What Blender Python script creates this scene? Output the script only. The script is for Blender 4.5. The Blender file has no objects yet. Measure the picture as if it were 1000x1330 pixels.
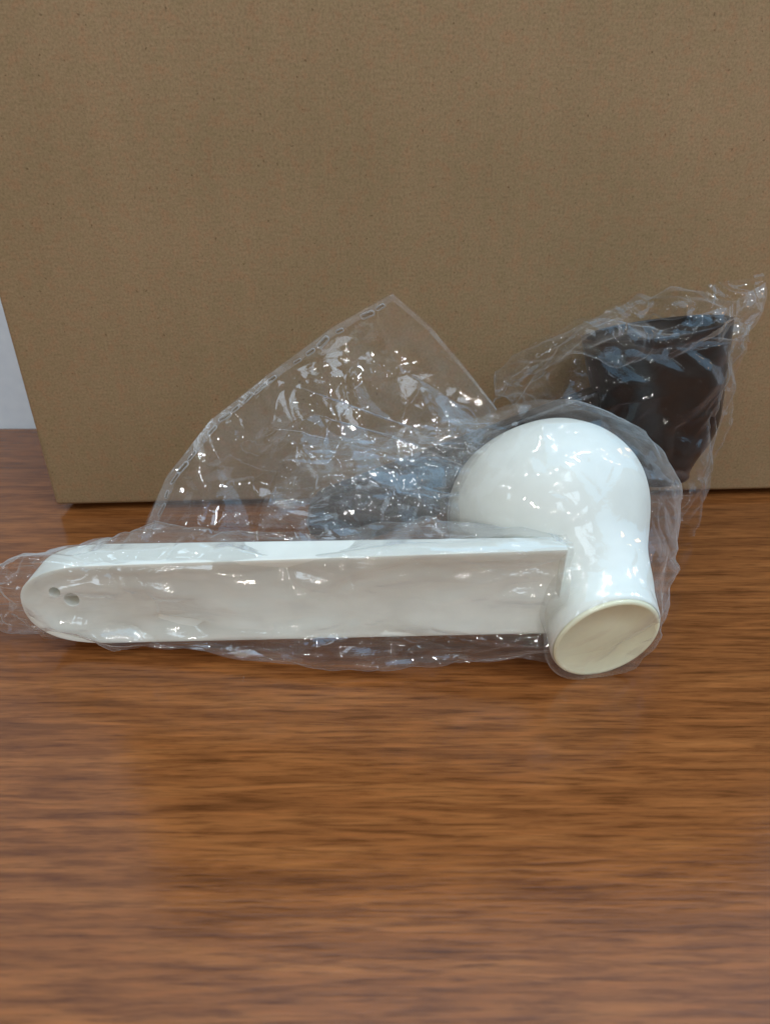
import bpy, bmesh, math, random
from mathutils import Vector, Matrix, noise, geometry
from math import sin, cos, tan, atan, radians, pi, sqrt

# ------------------------------------------------------------------ camera, world, lamps, exposure
S = bpy.context.scene
COL = S.collection
F, PITCH, H = 850.0, radians(29.0), 0.18          # focal length in px of the 1000 px wide photo, pitch, height
cd = bpy.data.cameras.new("camera")
cam = bpy.data.objects.new("camera", cd)
COL.objects.link(cam)
cam.location = (0, 0, H)
cam.rotation_euler = (pi / 2 - PITCH, 0, 0)
cd.sensor_fit = 'HORIZONTAL'
cd.sensor_width = 36.0
cd.lens = F / 1000 * 36.0
cd.clip_start, cd.clip_end = 0.005, 50
cd.dof.use_dof = True
cd.dof.focus_distance = 0.268
cd.dof.aperture_fstop = 18.0
S.camera = cam

W = bpy.data.worlds.new("World")
S.world = W
W.use_nodes = True
bg = W.node_tree.nodes["Background"]
bg.inputs["Color"].default_value = (0.98, 0.90, 0.80, 1)
bg.inputs["Strength"].default_value = 0.17

def aim(o, target):
    o.rotation_euler = (Vector(target) - o.location).to_track_quat('-Z', 'Y').to_euler()

def area_lamp(name, loc, target, sx, sy, power, color):
    l = bpy.data.lights.new(name, 'AREA')
    l.shape, l.size, l.size_y, l.energy, l.color = 'RECTANGLE', sx, sy, power, color
    o = bpy.data.objects.new(name, l); COL.objects.link(o)
    o.location = loc; aim(o, target)
    return o

def bulb(name, loc, power, radius, color):
    l = bpy.data.lights.new(name, 'POINT')
    l.energy, l.shadow_soft_size, l.color = power, radius, color
    o = bpy.data.objects.new(name, l); COL.objects.link(o)
    o.location = loc
    return o

area_lamp("ceiling_lamp", (0.62, 0.16, 1.05), (0.05, 0.25, 0), 1.6, 1.8, 18.5, (0.36, 0.68, 1.0))
area_lamp("front_fill", (-0.3, -1.1, 0.8), (0, 0.25, 0.03), 1.7, 1.3, 0.7, (1.0, 0.97, 0.82))  # added soft fill behind the camera, brightens the front faces
area_lamp("window_lamp", (-0.75, -0.75, 0.62), (0, 0.25, 0.05), 0.26, 0.40, 1.5, (0.68, 0.85, 1.0))
area_lamp("window_lamp", (0.45, -0.85, 0.85), (0, 0.25, 0.05), 0.22, 0.34, 1.1, (0.75, 0.88, 1.0))
for loc in ((0.32, -0.22, 0.95), (0.40, -0.15, 0.95), (0.47, -0.22, 0.98), (0.15, -0.75, 0.45), (-0.12, -0.70, 0.50), (-0.45, -0.62, 0.42), (0.5, -0.6, 0.35)):
    bulb("glint_bulb", loc, 1.9, 0.014, (1.0, 0.95, 0.88))  # cluster mirrored in the bowl, then unseen bulbs added for glints on film
for loc in ((-0.35, 0.02, 1.0), (-0.55, -0.3, 0.9), (0.0, -0.45, 0.85), (-0.1, 0.2, 1.1), (-0.7, 0.1, 0.6), (0.75, 0.0, 0.7), (0.2, 0.0, 1.15)):
    bulb("glint_bulb", loc, 1.9, 0.014, (0.92, 0.96, 1.0))  # more unseen bulbs, added to make the creases sparkle
bulb("amber_bulb", (0.7, 0.1, 0.45), 0.6, 0.018, (1.0, 0.55, 0.25))

S.view_settings.view_transform = 'Standard'
S.view_settings.look = 'None'
S.view_settings.exposure = 0.0
S.view_settings.gamma = 1.0
S.cycles.transparent_max_bounces = 40
S.cycles.max_bounces = 16
S.cycles.glossy_bounces = 6
S.cycles.use_denoising = True
S.cycles.caustics_reflective = False
S.cycles.caustics_refractive = False

# ------------------------------------------------------------------ helpers
def P(px, py, Y):
    """a world point at depth Y behind photo pixel (px, py)"""
    x, y = (px - 500) / F, -(py - 665) / F
    d = Vector((x, cos(PITCH) + y * sin(PITCH), -sin(PITCH) + y * cos(PITCH)))
    return Vector((0, 0, H)) + d * (Y / d.y)

def tag(o, label=None, cat=None, group=None, kind=None):
    if label: o["label"] = label
    if cat: o["category"] = cat
    if group: o["group"] = group
    if kind: o["kind"] = kind
    return o

def empty(name, loc):
    o = bpy.data.objects.new(name, None); COL.objects.link(o)
    o.location = loc; o.empty_display_size = 0.01
    return o

def link(name, bm, mat, parent=None, smooth=True):
    me = bpy.data.meshes.new(name)
    bmesh.ops.recalc_face_normals(bm, faces=bm.faces)
    bm.to_mesh(me); bm.free()
    for p in me.polygons: p.use_smooth = smooth
    me.materials.append(mat)
    o = bpy.data.objects.new(name, me); COL.objects.link(o)
    if parent:
        o.parent = parent
        o.matrix_parent_inverse = Matrix.Translation(-parent.location)
    return o

def bevel(o, w, seg=3, angle=35):
    m = o.modifiers.new("bevel", 'BEVEL')
    m.width, m.segments, m.limit_method, m.angle_limit = w, seg, 'ANGLE', radians(angle)
    m.harden_normals = False
    return o

def sharp(o, angle=40):
    o.data.set_sharp_from_angle(angle=radians(angle))
    return o

def frame_of(axis):
    a = axis.normalized()
    u = a.cross(Vector((0, 0, 1))).normalized()
    return a, u, u.cross(a).normalized()

def bend(s):
    """the neck's centre line swings a little to the right of the straight axis"""
    return Vector((0.0030 * math.exp(-((s - 0.016) / 0.011) ** 2), 0, 0))

def lathe_bm(profile, origin, axis, segs=96, tilt=None, over=0.050):
    """rings along axis; with tilt, the first rings face along tilt and turn to the axis over that length"""
    a0 = axis.normalized()
    def fr(s):
        if tilt is None: return frame_of(a0)
        k = min(1, max(0, s / over)); k = k * k * (3 - 2 * k)
        return frame_of(tilt.normalized().lerp(a0, k))
    bm = bmesh.new()
    rings = []
    for s, r in profile:
        a, u, w = fr(s)
        rings.append([bm.verts.new(origin + a0 * s + bend(s) * (tilt is not None) + (u * cos(2 * pi * k / segs) + w * sin(2 * pi * k / segs)) * r) for k in range(segs)])
    for A, B in zip(rings, rings[1:]):
        for k in range(segs):
            bm.faces.new((A[k], A[(k + 1) % segs], B[(k + 1) % segs], B[k]))
    return bm, rings

def spline(pts, n):
    """Catmull-Rom through 2-D/3-D points"""
    pts = [Vector(p) for p in pts]
    out = []
    for i in range(len(pts) - 1):
        p0, p1, p2, p3 = pts[max(i - 1, 0)], pts[i], pts[i + 1], pts[min(i + 2, len(pts) - 1)]
        for k in range(n):
            t = k / n
            out.append(0.5 * ((2 * p1) + (p2 - p0) * t + (2 * p0 - 5 * p1 + 4 * p2 - p3) * t * t + (3 * p1 - p0 - 3 * p2 + p3) * t ** 3))
    out.append(pts[-1])
    return out

# ------------------------------------------------------------------ materials
def new_mat(name):
    m = bpy.data.materials.new(name); m.use_nodes = True
    nt = m.node_tree; nt.nodes.clear()
    out = nt.nodes.new("ShaderNodeOutputMaterial")
    return m, nt, out

def N(nt, kind, **kw):
    n = nt.nodes.new(kind)
    for k, v in kw.items():
        if k in n.inputs: n.inputs[k].default_value = v
        else: setattr(n, k, v)
    return n

def ramp(nt, stops):
    r = nt.nodes.new("ShaderNodeValToRGB")
    e = r.color_ramp.elements
    while len(e) < len(stops): e.new(0.5)
    for i, (p, c) in enumerate(stops):
        e[i].position = p; e[i].color = (*c, 1) if len(c) == 3 else c
    return r

def mat_wood():
    m, nt, out = new_mat("brown_wood"); L = nt.links.new
    tc = N(nt, "ShaderNodeTexCoord")
    mp = N(nt, "ShaderNodeMapping"); mp.inputs["Scale"].default_value = (8, 110, 10); L(tc.outputs["Object"], mp.inputs[0])
    n1 = N(nt, "ShaderNodeTexNoise", Scale=1.6, Detail=6.0, Roughness=0.62, Distortion=0.5); L(mp.outputs[0], n1.inputs["Vector"])
    mp2 = N(nt, "ShaderNodeMapping"); mp2.inputs["Scale"].default_value = (60, 800, 20); L(tc.outputs["Object"], mp2.inputs[0])
    n2 = N(nt, "ShaderNodeTexNoise", Scale=1.0, Detail=4.0, Roughness=0.6); L(mp2.outputs[0], n2.inputs["Vector"])
    mp3 = N(nt, "ShaderNodeMapping"); mp3.inputs["Scale"].default_value = (34, 400, 20); L(tc.outputs["Object"], mp3.inputs[0])
    n3 = N(nt, "ShaderNodeTexNoise", Scale=1.0, Detail=6.0, Roughness=0.62, Distortion=0.5); L(mp3.outputs[0], n3.inputs["Vector"])
    r1 = ramp(nt, [(0.28, (0.165, 0.054, 0.0145)), (0.50, (0.265, 0.088, 0.023)), (0.74, (0.36, 0.130, 0.036))]); L(n1.outputs["Fac"], r1.inputs[0])
    r2 = ramp(nt, [(0.32, (0.55, 0.51, 0.48)), (0.5, (0.97, 0.97, 0.97)), (0.75, (1.12, 1.1, 1.08))]); L(n2.outputs["Fac"], r2.inputs[0])
    r3 = ramp(nt, [(0.28, (0.46, 0.40, 0.37)), (0.50, (0.90, 0.90, 0.90)), (0.7, (1.15, 1.12, 1.1))]); L(n3.outputs["Fac"], r3.inputs[0])
    mx = N(nt, "ShaderNodeMix", data_type='RGBA', blend_type='MULTIPLY'); mx.inputs[0].default_value = 0.85
    L(r1.outputs[0], mx.inputs[6]); L(r2.outputs[0], mx.inputs[7])
    mx2 = N(nt, "ShaderNodeMix", data_type='RGBA', blend_type='MULTIPLY'); mx2.inputs[0].default_value = 0.9
    L(mx.outputs[2], mx2.inputs[6]); L(r3.outputs[0], mx2.inputs[7])
    b = N(nt, "ShaderNodeBsdfPrincipled"); b.inputs["Specular IOR Level"].default_value = 0.42
    L(mx2.outputs[2], b.inputs["Base Color"])
    nr = N(nt, "ShaderNodeTexNoise", Scale=30.0, Detail=4.0); L(tc.outputs["Object"], nr.inputs["Vector"])
    mr = N(nt, "ShaderNodeMapRange"); mr.inputs[3].default_value = 0.09; mr.inputs[4].default_value = 0.18
    L(nr.outputs["Fac"], mr.inputs[0]); L(mr.outputs[0], b.inputs["Roughness"])
    bp = N(nt, "ShaderNodeBump", Strength=0.10, Distance=0.0006); L(n2.outputs["Fac"], bp.inputs["Height"]); L(bp.outputs[0], b.inputs["Normal"])
    L(b.outputs[0], out.inputs[0])
    return m

def mat_card(name="cardboard", tone=1.0):
    m, nt, out = new_mat(name); L = nt.links.new
    tc = N(nt, "ShaderNodeTexCoord")
    n1 = N(nt, "ShaderNodeTexNoise", Scale=900.0, Detail=3.0, Roughness=0.7); L(tc.outputs["Object"], n1.inputs["Vector"])
    n2 = N(nt, "ShaderNodeTexNoise", Scale=9.0, Detail=3.0); L(tc.outputs["Object"], n2.inputs["Vector"])
    mp = N(nt, "ShaderNodeMapping"); mp.inputs["Scale"].default_value = (110, 110, 700); L(tc.outputs["Object"], mp.inputs[0])
    n3 = N(nt, "ShaderNodeTexNoise", Scale=1.0, Detail=2.0); L(mp.outputs[0], n3.inputs["Vector"])
    c = lambda r, g, b: (r * tone, g * tone, b * tone)
    r1 = ramp(nt, [(0.28, c(0.205, 0.134, 0.070)), (0.5, c(0.285, 0.190, 0.100)), (0.72, c(0.335, 0.230, 0.128))]); L(n1.outputs["Fac"], r1.inputs[0])
    r2 = ramp(nt, [(0.3, (0.90, 0.90, 0.86)), (0.7, (1.06, 1.04, 1.04))]); L(n2.outputs["Fac"], r2.inputs[0])
    mx = N(nt, "ShaderNodeMix", data_type='RGBA', blend_type='MULTIPLY'); mx.inputs[0].default_value = 1.0
    L(r1.outputs[0], mx.inputs[6]); L(r2.outputs[0], mx.inputs[7])
    r3 = ramp(nt, [(0.3, (0.88, 0.87, 0.85)), (0.6, (1.03, 1.03, 1.03))]); L(n3.outputs["Fac"], r3.inputs[0])
    mx2 = N(nt, "ShaderNodeMix", data_type='RGBA', blend_type='MULTIPLY'); mx2.inputs[0].default_value = 0.45
    L(mx.outputs[2], mx2.inputs[6]); L(r3.outputs[0], mx2.inputs[7])
    n4 = N(nt, "ShaderNodeTexNoise", Scale=170.0, Detail=4.0, Roughness=0.7); L(tc.outputs["Object"], n4.inputs["Vector"])
    r4 = ramp(nt, [(0.34, (0.95, 0.97, 0.93)), (0.5, (1, 1, 1)), (0.62, (1.06, 0.95, 0.93))]); L(n4.outputs["Fac"], r4.inputs[0])
    mx3 = N(nt, "ShaderNodeMix", data_type='RGBA', blend_type='MULTIPLY'); mx3.inputs[0].default_value = 1.0
    L(mx2.outputs[2], mx3.inputs[6]); L(r4.outputs[0], mx3.inputs[7])
    vf = N(nt, "ShaderNodeTexNoise", Scale=520.0, Detail=1.0); L(tc.outputs["Object"], vf.inputs["Vector"])
    rf = ramp(nt, [(0.70, (1, 1, 1)), (0.76, (0.62, 0.58, 0.54))]); L(vf.outputs["Fac"], rf.inputs[0])
    mx2 = N(nt, "ShaderNodeMix", data_type='RGBA', blend_type='MULTIPLY'); mx2.inputs[0].default_value = 1.0
    L(mx3.outputs[2], mx2.inputs[6]); L(rf.outputs[0], mx2.inputs[7])
    mpf = N(nt, "ShaderNodeMapping"); mpf.inputs["Scale"].default_value = (190, 190, 1.5); L(tc.outputs["Object"], mpf.inputs[0])
    nf = N(nt, "ShaderNodeTexNoise", Scale=1.0, Detail=1.0); L(mpf.outputs[0], nf.inputs["Vector"])
    rfl = ramp(nt, [(0.35, (0.985, 0.985, 0.985)), (0.65, (1.012, 1.012, 1.012))]); L(nf.outputs["Fac"], rfl.inputs[0])
    mx4 = N(nt, "ShaderNodeMix", data_type='RGBA', blend_type='MULTIPLY'); mx4.inputs[0].default_value = 1.0
    L(mx2.outputs[2], mx4.inputs[6]); L(rfl.outputs[0], mx4.inputs[7])
    mx2 = mx4
    b = N(nt, "ShaderNodeBsdfPrincipled", Roughness=0.75); b.inputs["Specular IOR Level"].default_value = 0.25
    L(mx2.outputs[2], b.inputs["Base Color"])
    bp = N(nt, "ShaderNodeBump", Strength=0.03, Distance=0.0001); L(n1.outputs["Fac"], bp.inputs["Height"]); L(bp.outputs[0], b.inputs["Normal"])
    L(b.outputs[0], out.inputs[0])
    return m

def mat_plastic(name, color, rough=0.3, sss=0.0, spec=0.5, var=0.06):
    m, nt, out = new_mat(name); L = nt.links.new
    tc = N(nt, "ShaderNodeTexCoord")
    n1 = N(nt, "ShaderNodeTexNoise", Scale=55.0, Detail=4.0); L(tc.outputs["Object"], n1.inputs["Vector"])
    r = ramp(nt, [(0.3, tuple(c * (1 - var) for c in color)), (0.7, tuple(min(1, c * (1 + var)) for c in color))]); L(n1.outputs["Fac"], r.inputs[0])
    b = N(nt, "ShaderNodeBsdfPrincipled", Roughness=rough); b.inputs["Specular IOR Level"].default_value = spec
    L(r.outputs[0], b.inputs["Base Color"])
    if sss:
        b.inputs["Subsurface Weight"].default_value = sss
        b.inputs["Subsurface Radius"].default_value = (1, 0.9, 0.75)
        b.inputs["Subsurface Scale"].default_value = 0.004
    n2 = N(nt, "ShaderNodeTexNoise", Scale=600.0, Detail=2.0); L(tc.outputs["Object"], n2.inputs["Vector"])
    bp = N(nt, "ShaderNodeBump", Strength=0.06, Distance=0.0002); L(n2.outputs["Fac"], bp.inputs["Height"]); L(bp.outputs[0], b.inputs["Normal"])
    L(b.outputs[0], out.inputs[0])
    return m

def mat_wall():
    m, nt, out = new_mat("painted_wall"); L = nt.links.new
    tc = N(nt, "ShaderNodeTexCoord")
    n1 = N(nt, "ShaderNodeTexNoise", Scale=140.0, Detail=5.0); L(tc.outputs["Object"], n1.inputs["Vector"])
    r = ramp(nt, [(0.3, (0.72, 0.81, 0.90)), (0.7, (0.77, 0.86, 0.94))]); L(n1.outputs["Fac"], r.inputs[0])
    b = N(nt, "ShaderNodeBsdfPrincipled", Roughness=0.7)
    L(r.outputs[0], b.inputs["Base Color"])
    bp = N(nt, "ShaderNodeBump", Strength=0.2, Distance=0.001); L(n1.outputs["Fac"], bp.inputs["Height"]); L(bp.outputs[0], b.inputs["Normal"])
    L(b.outputs[0], out.inputs[0])
    return m

def mat_film(name, haze=0.055, rough=0.05, tint=(0.975, 0.975, 0.97), gain=1.35, wrinkle=0.16, stretch=(1, 1, 1), crease=0.35):
    """thin clear film: see-through, Fresnel gloss on both faces, a little milky scatter"""
    m, nt, out = new_mat(name); L = nt.links.new
    tc = N(nt, "ShaderNodeTexCoord")
    mp = N(nt, "ShaderNodeMapping"); mp.inputs["Scale"].default_value = stretch; L(tc.outputs["Object"], mp.inputs[0])
    v = N(nt, "ShaderNodeTexVoronoi", Scale=190.0); v.feature = 'F1'; L(mp.outputs[0], v.inputs["Vector"])
    n = N(nt, "ShaderNodeTexNoise", Scale=75.0, Detail=5.0, Roughness=0.6, Distortion=1.2); L(mp.outputs[0], n.inputs["Vector"])
    ad = N(nt, "ShaderNodeMath", operation='MULTIPLY_ADD'); ad.inputs[1].default_value = 0.35
    L(v.outputs["Distance"], ad.inputs[0]); L(n.outputs["Fac"], ad.inputs[2])
    bp = N(nt, "ShaderNodeBump", Strength=wrinkle, Distance=0.0022); L(ad.outputs[0], bp.inputs["Height"])
    fr = N(nt, "ShaderNodeFresnel", IOR=1.5); L(bp.outputs[0], fr.inputs["Normal"])
    ge = N(nt, "ShaderNodeNewGeometry")
    io = N(nt, "ShaderNodeMapRange"); io.inputs[3].default_value = 1.5; io.inputs[4].default_value = 1 / 1.5
    L(ge.outputs["Backfacing"], io.inputs[0]); L(io.outputs[0], fr.inputs["IOR"])      # same gloss on both faces of the film
    mu = N(nt, "ShaderNodeMath", operation='MULTIPLY', use_clamp=True); mu.inputs[1].default_value = gain; L(fr.outputs[0], mu.inputs[0])
    tr = N(nt, "ShaderNodeBsdfTransparent", Color=(*tint, 1))
    gl = N(nt, "ShaderNodeBsdfGlossy", Color=(1, 1, 1, 1), Roughness=rough); L(bp.outputs[0], gl.inputs["Normal"])
    m1 = N(nt, "ShaderNodeMixShader"); L(mu.outputs[0], m1.inputs[0]); L(tr.outputs[0], m1.inputs[1]); L(gl.outputs[0], m1.inputs[2])
    df = N(nt, "ShaderNodeBsdfDiffuse", Color=(0.85, 0.87, 0.88, 1)); L(bp.outputs[0], df.inputs["Normal"])
    tl = N(nt, "ShaderNodeBsdfTranslucent", Color=(0.85, 0.87, 0.88, 1)); L(bp.outputs[0], tl.inputs["Normal"])
    dm = N(nt, "ShaderNodeMixShader"); dm.inputs[0].default_value = 0.5; L(df.outputs[0], dm.inputs[1]); L(tl.outputs[0], dm.inputs[2])
    hz = N(nt, "ShaderNodeMapRange"); hz.inputs[1].default_value = 0.35; hz.inputs[2].default_value = 0.7
    hz.inputs[3].default_value = haze * 0.5; hz.inputs[4].default_value = haze * 1.6; L(n.outputs["Fac"], hz.inputs[0])
    lw = N(nt, "ShaderNodeLayerWeight", Blend=0.5); L(bp.outputs[0], lw.inputs["Normal"])
    pw = N(nt, "ShaderNodeMath", operation='POWER'); pw.inputs[1].default_value = 3.8; L(lw.outputs["Facing"], pw.inputs[0])
    sc = N(nt, "ShaderNodeMath", operation='MULTIPLY_ADD', use_clamp=True); sc.inputs[1].default_value = crease
    L(pw.outputs[0], sc.inputs[0]); L(hz.outputs[0], sc.inputs[2])
    m2 = N(nt, "ShaderNodeMixShader"); L(sc.outputs[0], m2.inputs[0]); L(m1.outputs[0], m2.inputs[1]); L(dm.outputs[0], m2.inputs[2])
    L(m2.outputs[0], out.inputs[0])
    return m

WOOD, CARD, WALL = mat_wood(), mat_card(), mat_wall()
CARD_EDGE = mat_card("cardboard_edge", 1.15)
WHITE = mat_plastic("white_plastic", (0.80, 0.81, 0.735), 0.42, 0.25, 0.35)
CREAM = mat_plastic("cream_plastic", (0.87, 0.86, 0.62), 0.42, 0.25, 0.35)  # cream cap, brightened in the colour in place of more front light
DARK = mat_plastic("dark_brown_plastic", (0.008, 0.0048, 0.0045), 0.3, 0, 0.5, 0.2)
FILM = mat_film("clear_film")
FILM_FLAT = mat_film("clear_film_flat", haze=0.06, rough=0.045, wrinkle=0.07)
FILM_TIGHT = mat_film("clear_film_tight", haze=0.05, wrinkle=0.22, gain=1.8, stretch=(0.35, 1, 1.3), crease=0.6)
FILM_HOOD = mat_film("clear_film_loose", haze=0.03, wrinkle=0.10, gain=1.05)
FILM_THIN = mat_film("clear_film_thin", haze=0.009, gain=0.85, wrinkle=0.15, crease=0.28)
FILM_EDGE = mat_film("clear_film_edge", haze=0.22, rough=0.16, gain=2.0, wrinkle=0.3)
SLIT = mat_film("slit_edge", haze=0.30, rough=0.12, gain=3.0, wrinkle=0.1)
SLIT_SHADE = mat_film("slit_shade", haze=0.03, rough=0.2, tint=(0.72, 0.69, 0.64), gain=1.0, wrinkle=0.1)  # dark tint stands in for the crimp shadow inside a slit

# ------------------------------------------------------------------ setting: wall, table, box
def box_bm(x0, x1, y0, y1, z0, z1):
    bm = bmesh.new()
    bmesh.ops.create_cube(bm, size=1)
    for v in bm.verts:
        v.co = Vector(((x0 + x1) / 2 + v.co.x * (x1 - x0), (y0 + y1) / 2 + v.co.y * (y1 - y0), (z0 + z1) / 2 + v.co.z * (z1 - z0)))
    return bm

YW = 0.18 / tan(PITCH + atan((555 - 665) / F))     # where table meets wall
wl = link("wall", box_bm(-1.6, 1.6, YW + 0.001, YW + 0.08, -0.7, 1.7), WALL, smooth=False)
tag(wl, kind='structure')
tb = link("table", box_bm(-0.75, 0.75, -0.45, YW, -0.035, 0.0), WOOD, smooth=False)
bevel(tb, 0.003)
tag(tb, "glossy brown wood grain tabletop under the scoops and the box", "table")

A = P(75, 664, 0.18 / tan(PITCH + atan((664 - 665) / F)))
B = P(1000, 643, 0.18 / tan(PITCH + atan((643 - 665) / F)))
bx = empty("cardboard_box", (A.x, A.y, 0))
tag(bx, "plain brown corrugated cardboard box standing behind the two scoops", "box")
yaw = math.atan2(B.y - A.y, B.x - A.x)
bx.rotation_euler = (0, 0, yaw)
BW, BD, BH, T = 0.52, 0.075, 0.40, 0.004
def panel(name, x0, x1, y0, y1, z0, z1, m=CARD, r=0.0018):
    bm = box_bm(x0, x1, y0, y1, z0, z1)
    o = link(name, bm, m, None, smooth=False)
    o.parent = bx
    bevel(o, r, 3)
    return o
panel("front_panel", 0, BW, 0, T, 0.0040, BH)
panel("side_panel", 0.0005, T, T + 0.0003, BD - T - 0.0003, 0.0040, BH)
panel("side_panel", BW - T, BW - 0.0005, T + 0.0003, BD - T - 0.0003, 0.0040, BH)
panel("back_panel", 0, BW, BD - T, BD, 0.0040, BH)
panel("bottom_flap", 0.006, BW - 0.006, 0.016, BD - 0.006, 0.0, 0.0038, CARD_EDGE, 0.0006)
panel("top_flap", 0.0, BW, 0.0, BD, BH + 0.0003, BH + 0.004)

# ------------------------------------------------------------------ scoops
def handle_bm(XL, XR, zb, zt, a, yf, yb, rim, rec, holes, nseg=40):
    """plate with a half-elliptic left end and a shallow pan in its front; yf/yb give front and back y at x"""
    hz = (zt - zb) / 2; zc = (zt + zb) / 2
    def loop(ins):
        pts = [(XR - ins * 0.3, zb + ins), ]
        out = []
        n = 26
        for i in range(n):                           # bottom edge, right to left
            out.append((XR - ins * 0.3 + (XL + a - XR + ins * 0.3) * i / n, zb + ins))
        for i in range(nseg):                        # the rounded end
            t = -pi / 2 - pi * i / nseg
            ct, sn = cos(t), sin(t)
            out.append((XL + a + (a - ins) * math.copysign(abs(ct) ** 0.84, ct), zc + (hz - ins) * math.copysign(abs(sn) ** 0.84, sn)))
        for i in range(n + 1):                       # top edge, left to right
            out.append((XL + a + (XR - ins * 0.3 - XL - a) * i / n, zt - ins))
        return out
    bm = bmesh.new()
    mk = lambda L, y: [bm.verts.new((x, y(x), z)) for x, z in L]
    o_f, o_b = mk(loop(0), yf), mk(loop(0), yb)
    i_f = mk(loop(rim), yf)
    i_r = mk(loop(rim + 0.0034), lambda x: yf(x) + rec)
    def strip(A, B):
        n = len(A)
        for k in range(n):
            bm.faces.new((A[k], A[(k + 1) % n], B[(k + 1) % n], B[k]))
    strip(o_b, o_f); strip(o_f, i_f); strip(i_f, i_r)
    hf, hb = [], []
    for hx, hz_, r in holes:
        f_ = [bm.verts.new((hx + r * cos(2 * pi * k / 24), 0, hz_ + r * sin(2 * pi * k / 24))) for k in range(24)]
        b_ = [bm.verts.new((v.co.x, yb(v.co.x), v.co.z)) for v in f_]
        for v in f_: v.co.y = yf(v.co.x) + rec
        strip(f_, b_); hf.append(f_); hb.append(b_)
    def fill(rings):
        es = []
        for R in rings:
            for k in range(len(R)):
                e = bm.edges.get((R[k], R[(k + 1) % len(R)])) or bm.edges.new((R[k], R[(k + 1) % len(R)]))
                es.append(e)
        bmesh.ops.triangle_fill(bm, use_beauty=True, edges=es)
    fill([i_r] + hf); fill([o_b] + hb)
    return bm

# --- the white scoop
CAP = P(787, 832, 0.190)
BOWL = Vector((0.0700, 0.2388, 0.0425))
AX = (BOWL - CAP)
root = empty("white_scoop", (CAP.x, 0.22, 0))
tag(root, "white plastic scoop lying in front, flat round end towards the viewer", "scoop", "plastic scoops in clear bags")
TILT = Vector((-0.010, 0.055, 0.010))
prof = [tuple(p) for p in spline([(0.0010, 0.0208), (0.0022, 0.0214), (0.006, 0.0216), (0.012, 0.0219), (0.019, 0.0240), (0.028, 0.0284), (0.038, 0.0344),
               (0.049, 0.0398), (0.059, 0.0422), (0.068, 0.0416), (0.076, 0.0388), (0.083, 0.0340)], 6)]
inner = [(s - 0.0003, r - 0.0022) for s, r in reversed(prof) if s > 0.012]
bm, rings = lathe_bm(prof + inner, CAP, AX, 128, TILT)
bm.faces.new(rings[-1])
link("bowl", bm, WHITE, root)
bm, rings = lathe_bm([(0.0014, 0.0206), (0.0004, 0.0206), (0.0, 0.0203), (-0.0002, 0.0197), (-0.0001, 0.0190), (0.0005, 0.0183), (0.0006, 0.0080), (0.0005, 0.0010)], CAP, AX, 96, TILT)
bm.faces.new(rings[-1])
sharp(link("end_cap", bm, CREAM, root), 60)
XL = P(30, 788, 0.208).x
HL = 0.2105                                         # handle length; it slants up and towards the viewer to the right
yf = lambda x: 0.2075 - (x - XL) / HL * 0.0125
yb = lambda x: 0.2245 - (x - XL) / HL * 0.0210
lift = lambda x: max(0, x - XL - 0.01) / HL * 0.0165
h1, h2 = P(95, 779, 0.2095), P(72, 769, 0.2095)
bm = handle_bm(XL, 0.0645, 0.0036, 0.0412, 0.033, yf, yb, 0.0018, 0.0021, [(h1.x, h1.z, 0.0031), (h2.x, h2.z, 0.0023)])
for v in bm.verts: v.co.z += lift(v.co.x)
bevel(sharp(link("handle", bm, WHITE, root), 55), 0.0016, 4, 60)

# --- the dark scoop
DC = P(856, 620, 0.292)
DR = P(850, 427, 0.303)
DAX = DR - DC
dl = DAX.length
droot = empty("dark_scoop", (DC.x, 0.30, 0))
tag(droot, "dark brown plastic scoop standing mouth up against the cardboard box", "scoop", "plastic scoops in clear bags")
prof = [tuple(p) for p in spline([(0.001, 0.0135), (0.004, 0.0145), (0.010, 0.0178), (0.018, 0.0232), (0.028, 0.0270), (0.042, 0.0288), (0.055, 0.0304), (dl - 0.001, 0.0322), (dl, 0.0318)], 5)]
inner = [(s - 0.0001, r - 0.0020) for s, r in reversed(prof) if s > 0.012]
bm, rings = lathe_bm(prof + inner, DC, DAX, 96)
bm.faces.new(rings[-1])
link("bowl", bm, DARK, droot)
bm, rings = lathe_bm([(0.0018, 0.0136), (0.0, 0.0136), (-0.0005, 0.0130), (-0.0005, 0.0122), (0.0004, 0.0116), (0.0004, 0.001)], DC, DAX, 64)
bm.faces.new(rings[-1])
link("end_cap", bm, DARK, droot)
# its handle: a bar that runs left and down behind the white one
def bar_bm(P0, P1, h0, h1, t0, t1, up, nseg=14):
    d = (P1 - P0).normalized(); side = d.cross(up).normalized(); up2 = side.cross(d)
    bm = bmesh.new(); rings = []
    n = 30
    Lt = (P1 - P0).length
    for i in range(n + 1):
        t = i / n
        x = t * Lt
        hh = (h0 + (h1 - h0) * t) / 2; tt = (t0 + (t1 - t0) * t) / 2
        rem = Lt - x
        if rem < hh: hh = max(0.1 * hh, sqrt(max(0, hh * hh - (hh - rem) ** 2)))
        c = P0 + d * x
        ring = []
        for sx, sz in ((-1, -1), (1, -1), (1, 1), (-1, 1)):
            ring.append(bm.verts.new(c + side * (sx * tt) + up2 * (sz * hh)))
        rings.append(ring)
    for R, Q in zip(rings, rings[1:]):
        for k in range(4):
            bm.faces.new((R[k], R[(k + 1) % 4], Q[(k + 1) % 4], Q[k]))
    bm.faces.new(rings[0]); bm.faces.new(rings[-1])
    return bm
Q0, Q1 = P(810, 535, 0.300), P(400, 686, 0.262)
bevel(sharp(link("handle", bar_bm(Q0, Q1, 0.034, 0.030, 0.010, 0.008, Vector((0.1, 0.1, 1))), DARK, droot), 40), 0.0015, 3)

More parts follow.
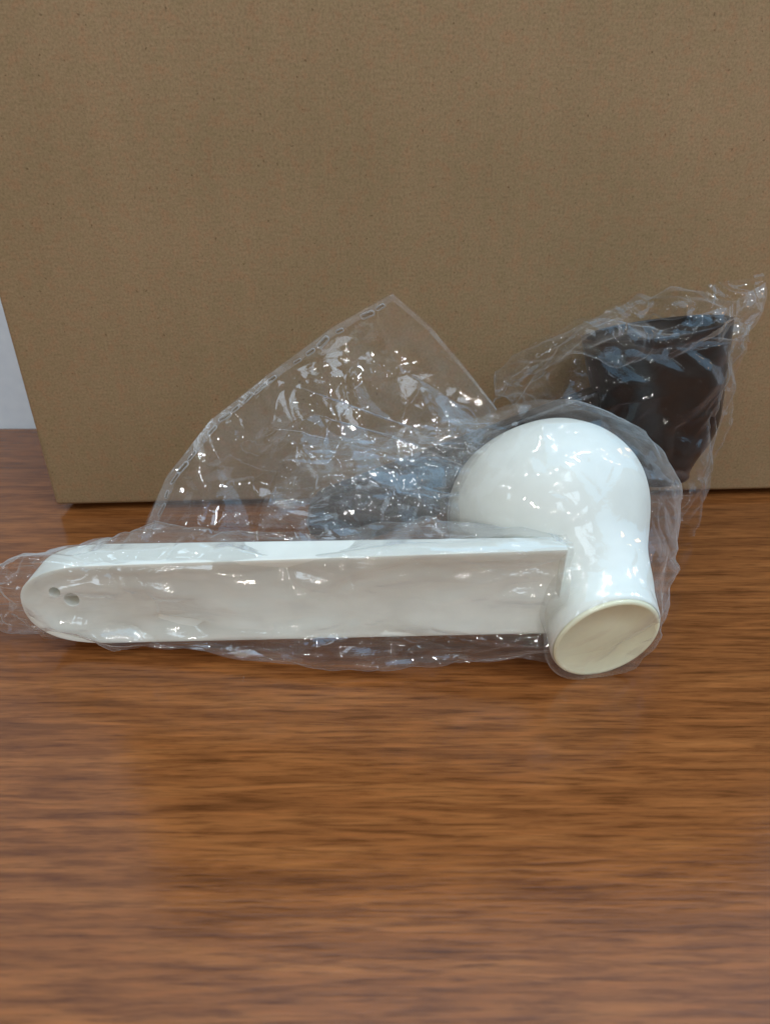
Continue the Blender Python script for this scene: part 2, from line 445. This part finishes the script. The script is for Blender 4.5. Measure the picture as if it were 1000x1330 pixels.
# ------------------------------------------------------------------ clear film
def crumple(p, seed, f0=26.0, slope=0.42, octs=4, gain=0.82, st=(1, 1, 1), pl=0.0007, pf=26.0):
    """creased film: sums of folded |noise| give smooth facets that meet in sharp lines"""
    q = Vector((p.x * st[0], p.y * st[1], p.z * st[2])) + Vector((seed * 1.37, seed * 0.71, seed * 2.13))
    q = q + noise.noise_vector(q * 18) * 0.008
    h, f, sl = 0.0, f0, slope
    for k in range(octs):
        n1 = noise.noise(q * f + Vector((k * 3.1, k * 1.7, 0)))
        if k % 2: n1 = abs(n1) - 0.22
        h += sl / (1.5 * f) * (abs(n1) - 0.16) * (-1 if k == 2 else 1)
        f *= 1.9; sl *= gain
    for k in range(2):                               # long thin pleats
        h += pl * (0.7 if k else 1.0) * (1 - abs(noise.noise(q * pf * (1 + 0.8 * k) + Vector((9 + k * 4, 2, 6))))) ** 18
    return h

def sheet(name, fn, nu, nv, mat, parent, seed, amp=1.0, wrap=False, ampfn=None, floor=0.0008, **kw):
    """a film sheet over (u, v) in the unit square, pushed along its normal by creases"""
    bm = bmesh.new()
    g = []
    e = 1e-3
    for i in range(nu):
        u = i / (nu if wrap else nu - 1)
        row = []
        for j in range(nv):
            v = j / (nv - 1)
            p = fn(u, v)
            du = fn(u + e, v) - fn(u - e, v); dv = fn(u, v + e) - fn(u, v - e)
            n = du.cross(dv)
            n = n.normalized() if n.length > 1e-12 else Vector((0, 0, 1))
            a = amp * (ampfn(u, v) if ampfn else 1)
            p = p + n * (crumple(p, seed, **kw) * a)
            p.z = max(p.z, floor)
            row.append(bm.verts.new(p))
        g.append(row)
    R = range(nu if wrap else nu - 1)
    for i in R:
        for j in range(nv - 1):
            bm.faces.new((g[i][j], g[(i + 1) % nu][j], g[(i + 1) % nu][j + 1], g[i][j + 1]))
    return link(name, bm, mat, parent)

def poly_at(pts):
    """arc-length parametrised polyline"""
    L = [0]
    for a, b in zip(pts, pts[1:]): L.append(L[-1] + (b - a).length)
    def f(t):
        s = t * L[-1]
        for i in range(len(pts) - 1):
            if s <= L[i + 1] or i == len(pts) - 2:
                k = (s - L[i]) / (L[i + 1] - L[i])
                return pts[i].lerp(pts[i + 1], k)
    return f

def coons(c0, c1, d0, d1):
    """c0(u) at v=0, c1(u) at v=1, d0(v) at u=0, d1(v) at u=1"""
    def f(u, v):
        return (c0(u) * (1 - v) + c1(u) * v + d0(v) * (1 - u) + d1(v) * u
                - (c0(0) * (1 - u) * (1 - v) + c0(1) * u * (1 - v) + c1(0) * (1 - u) * v + c1(1) * u * v))
    return f

bag = empty("clear_bag", (0.0, 0.215, 0))
tag(bag, "crinkled clear plastic bag around the white scoop, perforated flap standing up", "plastic bag", "clear plastic bags")

# sleeve round the handle
def sleeve(u, v):
    x = XL - 0.026 + u * (0.066 - XL + 0.026)
    k = min(1.0, max(0.0, (x - XL + 0.026) / 0.034)); k = k * k * (3 - 2 * k)
    t = 2 * pi * v
    c, s = cos(t), sin(t)
    ry = 0.0115 * (0.25 + 0.75 * k) - 0.003 * u; rz = 0.0205 * (0.42 + 0.58 * k)
    e = 0.55
    yy = math.copysign(abs(c) ** e, c) * ry
    zz = math.copysign(abs(s) ** e, s) * rz
    low = max(0.0, -s - 0.2)
    if c < 0: yy -= low * (0.002 + 0.008 * sin(pi * min(1, max(0, (u - 0.25) / 0.75)))) * k      # the loose lower edge
    if s > 0.3 and c > 0: yy += (s - 0.3) * 0.016 * k * min(1, max(0, u - 0.08) * 4)
    return Vector((x, (yf(x) + yb(x)) / 2 + 0.001 + yy, 0.0226 + (1 - k) * -0.003 + lift(x) * (0.5 + 0.5 * s) + zz))
sheet("sleeve", sleeve, 400, 130, FILM_TIGHT, bag, 3.0, f0=30.0, slope=0.6, octs=3, gain=0.9, st=(0.42, 1, 1.1), pl=0.0016, pf=38.0, ampfn=lambda u, v: 1 + 1.6 * math.exp(-(u / 0.06) ** 2))

# hood round the bowl
ha, hu, hw = frame_of(AX)
hprof = spline([(-0.0030, 0.0005), (-0.0028, 0.010), (-0.0020, 0.0205), (0.001, 0.0232), (0.010, 0.0240), (0.020, 0.0268), (0.030, 0.0322), (0.040, 0.0384), (0.052, 0.0442), (0.064, 0.0455), (0.076, 0.0435), (0.088, 0.0395)], 8)
hp = poly_at([Vector((p[0], p[1], 0)) for p in hprof])
def hood(u, v):
    q = hp(v)
    t = 2 * pi * u
    right = max(0.0, cos(t)) ** 3
    fin = right * 0.010 * math.exp(-((q.x - 0.040) / 0.022) ** 2)
    r = q.y + fin + 0.0035 * max(0, sin(t)) * min(1, q.x / 0.05)
    k = min(1, max(0, q.x / 0.05)); k = k * k * (3 - 2 * k)
    _, hu, hw = frame_of(TILT.normalized().lerp(ha, k))
    return CAP + ha * q.x + bend(q.x) + (hu * cos(t) + hw * sin(t)) * r
sheet("hood", hood, 260, 180, FILM_HOOD, bag, 7.0, amp=0.4, f0=19.0, octs=3, gain=0.8, wrap=True, ampfn=lambda u, v: 1.0 + 1.5 * max(0, cos(2 * pi * u)) ** 2)

# the flap that stands up behind the handle
SA = [P(184, 698, 0.268), P(216, 620, 0.279), P(272, 547, 0.288), P(345, 489, 0.289), P(432, 425, 0.284), P(510, 381, 0.276)]
SB = [P(510, 381, 0.276), P(560, 425, 0.276), P(606, 480, 0.277), P(645, 530, 0.276)]
SC = [P(600, 700, 0.240), P(625, 620, 0.262), P(645, 530, 0.276)]
SD = [P(184, 698, 0.268), P(330, 700, 0.250), P(480, 702, 0.240), P(600, 700, 0.240)]
flap = coons(poly_at(SD), poly_at(SB), poly_at(SA), poly_at(SC))
edge_amp = lambda u, v: min(1, 0.10 + 2.6 * min(u, 1 - u)) * min(1, 0.12 + 3.0 * (1 - v)) * (1.2 - 0.3 * v)
sheet("flap", flap, 170, 170, FILM_FLAT, bag, 11.0, ampfn=edge_amp, f0=14.0, slope=0.52, octs=3, gain=0.8)
back = lambda u, v: flap(u, v) + Vector((0.0, 0.0035 + 0.004 * sin(pi * u) * sin(pi * v), 0.0))
sheet("flap", back, 150, 150, FILM_FLAT, bag, 17.0, ampfn=edge_amp, f0=13.0, slope=0.42, octs=2)
# welded strip along its mouth and the row of slits in it
strip = lambda u, v: flap(u * 0.040, v) + Vector((0, -0.0008, 0))
sheet("seal_strip", strip, 6, 140, FILM_EDGE, bag, 11.0, amp=0.12, floor=0.0008)
thin = lambda u, v: flap(1 - 0.0001 * u, v)
rim_b = lambda u, v: flap(v, 1.0 - 0.014 * u) + Vector((0, -0.0008, 0))
sheet("seal_strip", rim_b, 4, 100, FILM_EDGE, bag, 11.0, amp=0.12)

def slit_meshes(Lh=0.0023, r=0.0009, w=0.00036):
    bm = bmesh.new()
    path = []
    for i in range(10):
        t = -pi / 2 + pi * i / 9
        path.append(Vector((Lh + r * cos(t), 0, r * sin(t))))
    for i in range(10):
        t = pi / 2 + pi * i / 9
        path.append(Vector((-Lh + r * cos(t), 0, r * sin(t))))
    n = len(path)
    rings = []
    for i in range(n):
        d = (path[(i + 1) % n] - path[i - 1]).normalized()
        s = Vector((0, 1, 0)); q = d.cross(s)
        rings.append([bm.verts.new(path[i] + (s * cos(k * pi / 2) + q * sin(k * pi / 2)) * w) for k in range(4)])
    for i in range(n):
        A_, B_ = rings[i], rings[(i + 1) % n]
        for k in range(4): bm.faces.new((A_[k], A_[(k + 1) % 4], B_[(k + 1) % 4], B_[k]))
    bm2 = bmesh.new()
    bm2.faces.new([bm2.verts.new(p * 0.86) for p in path])  # tinted sheet filling the slit, shade put into its colour
    return bm, bm2
b1, b2 = slit_meshes()
slit0 = link("slit", b1, SLIT, bag); shade0 = link("slit_shade", b2, SLIT_SHADE, slit0, False)
shade0.matrix_parent_inverse = Matrix.Identity(4)
slit0.matrix_parent_inverse = Matrix.Identity(4)
rnd = random.Random(4)
for i in range(21):
    v = 0.045 + i * 0.0455 + rnd.uniform(-0.006, 0.006)
    if i in (6, 13, 18): continue
    c = strip(0.85 + rnd.uniform(-0.1, 0.1), v); d = (strip(0.85, v + 0.012) - strip(0.85, v - 0.012)).normalized()
    n = (flap(0.06, v) - flap(0.0, v)).cross(d).normalized()
    if n.y > 0: n = -n
    z = d.cross(n).normalized()
    tw = rnd.uniform(-0.16, 0.16)
    d, z = d * cos(tw) + z * sin(tw), z * cos(tw) - d * sin(tw)
    m4 = Matrix((d, -n, z)).transposed().to_4x4()
    m4.translation = c + n * 0.0008 - bag.location
    if i == 0: o, gp = slit0, shade0
    else:
        o = slit0.copy(); COL.objects.link(o); o.parent = bag
        gp = shade0.copy(); COL.objects.link(gp); gp.parent = o
    o.matrix_parent_inverse = Matrix.Identity(4)
    o.matrix_basis = m4 @ Matrix.Diagonal((rnd.uniform(0.55, 1.2), 1, rnd.uniform(0.6, 1.2), 1))

# the loose gathered film between flap, handle and bowl
GA = [P(330, 700, 0.236), P(345, 640, 0.246), P(400, 585, 0.256)]
GB = [P(400, 585, 0.256), P(480, 556, 0.258), P(570, 545, 0.256), P(690, 527, 0.258)]
GC = [P(640, 705, 0.228), P(640, 640, 0.230), P(660, 570, 0.245), P(690, 527, 0.258)]
GD = [P(330, 700, 0.236), P(480, 706, 0.229), P(640, 705, 0.228)]
gath = coons(poly_at(GD), poly_at(GB), poly_at(GA), poly_at(GC))
sheet("gathered_film", gath, 170, 120, FILM, bag, 23.0, f0=30.0, slope=0.7, octs=3, gain=0.8, st=(0.36, 1, 1.25), pl=0.0012, pf=34.0)
gath2 = lambda u, v: gath(0.03 + 0.94 * u, 0.04 + 0.86 * v) + Vector((0, 0.006, 0))
sheet("gathered_film", gath2, 150, 110, FILM, bag, 29.0, f0=24.0, slope=0.6, octs=3, gain=0.75, st=(0.6, 1, 1.2))

# --- bag round the dark scoop
bag2 = empty("clear_bag", (DC.x, 0.30, 0))
tag(bag2, "crinkled clear plastic bag around the dark brown scoop, pointed corner upper right", "plastic bag", "clear plastic bags")
rows = [((835, 676), (893, 690), 0.300, 0.004), ((815, 640), (912, 655), 0.302, 0.012), ((780, 600), (917, 610), 0.300, 0.027),
        ((738, 558), (916, 572), 0.300, 0.038), ((690, 528), (928, 510), 0.302, 0.041), ((650, 508), (948, 455), 0.304, 0.042),
        ((705, 458), (972, 405), 0.308, 0.037), ((762, 414), (990, 372), 0.316, 0.004)]
LP = poly_at([P(a[0], a[1], c) for a, b, c, d in rows])
def rowf(v):
    s = v * (len(rows) - 1); i = min(int(max(s, 0)), len(rows) - 2); k = s - i
    k = min(max(k, -0.1), 1.1)
    a, b = rows[i], rows[i + 1]
    mix = lambda p, q: p + (q - p) * k
    return (P(mix(a[0][0], b[0][0]), mix(a[0][1], b[0][1]), mix(a[2], b[2])), P(mix(a[1][0], b[1][0]), mix(a[1][1], b[1][1]), mix(a[2], b[2])), mix(a[3], b[3]))
def sheath(u, v):
    l, r, dep = rowf(v)
    t = 2 * pi * u
    k = (1 - cos(t)) / 2
    return l.lerp(r, k) + Vector((0, -dep * math.copysign(abs(sin(t)) ** 0.8, sin(t)) * (1.0 if sin(t) > 0 else 0.86), 0))
sheet("sheath", sheath, 300, 170, FILM_THIN, bag2, 41.0, f0=17.0, slope=0.45, octs=3, gain=0.85, wrap=True)
# bunched folds: over the mouth, down its right side, and the frill underneath
def fold(name, line, seed, w0, w1, amp):
    f = poly_at(line)
    def fn(u, v):
        p = f(min(max(u, -0.01), 1.01)); k = 0.55 + 0.45 * sin(pi * min(1, max(0, u)))
        return p + Vector((0.15 * w1 * (v - 0.5), -0.004 * sin(pi * v), (w0 + (w1 - w0) * u) * (v - 0.5))) * 1.0
    return sheet(name, fn, 150, 34, FILM_THIN, bag2, seed, amp=amp, f0=38.0, slope=0.65, octs=2, gain=0.9)
fold("folded_film", [P(640, 508, 0.266), P(700, 462, 0.266), P(745, 440, 0.264), P(800, 452, 0.262), P(860, 448, 0.261), P(920, 430, 0.266), P(978, 392, 0.288)], 51.0, 0.012, 0.014, 1.0)
fold("folded_film", [P(780, 418, 0.325), P(850, 402, 0.326), P(920, 392, 0.326), P(985, 374, 0.318)], 55.0, 0.007, 0.016, 1.0)
fold("folded_film", [P(838, 660, 0.284), P(872, 650, 0.285), P(905, 636, 0.290), P(916, 612, 0.296)], 59.0, 0.022, 0.012, 1.5)
def side_fold(u, v):
    p = P(962, 405, 0.302).lerp(P(914, 590, 0.296), u)
    return p + Vector(((v - 0.5) * 0.011 * (1.2 - 0.6 * u), -0.003 * sin(pi * v), 0))
sheet("folded_film", side_fold, 110, 26, FILM_THIN, bag2, 63.0, f0=50.0, slope=0.6, octs=3)
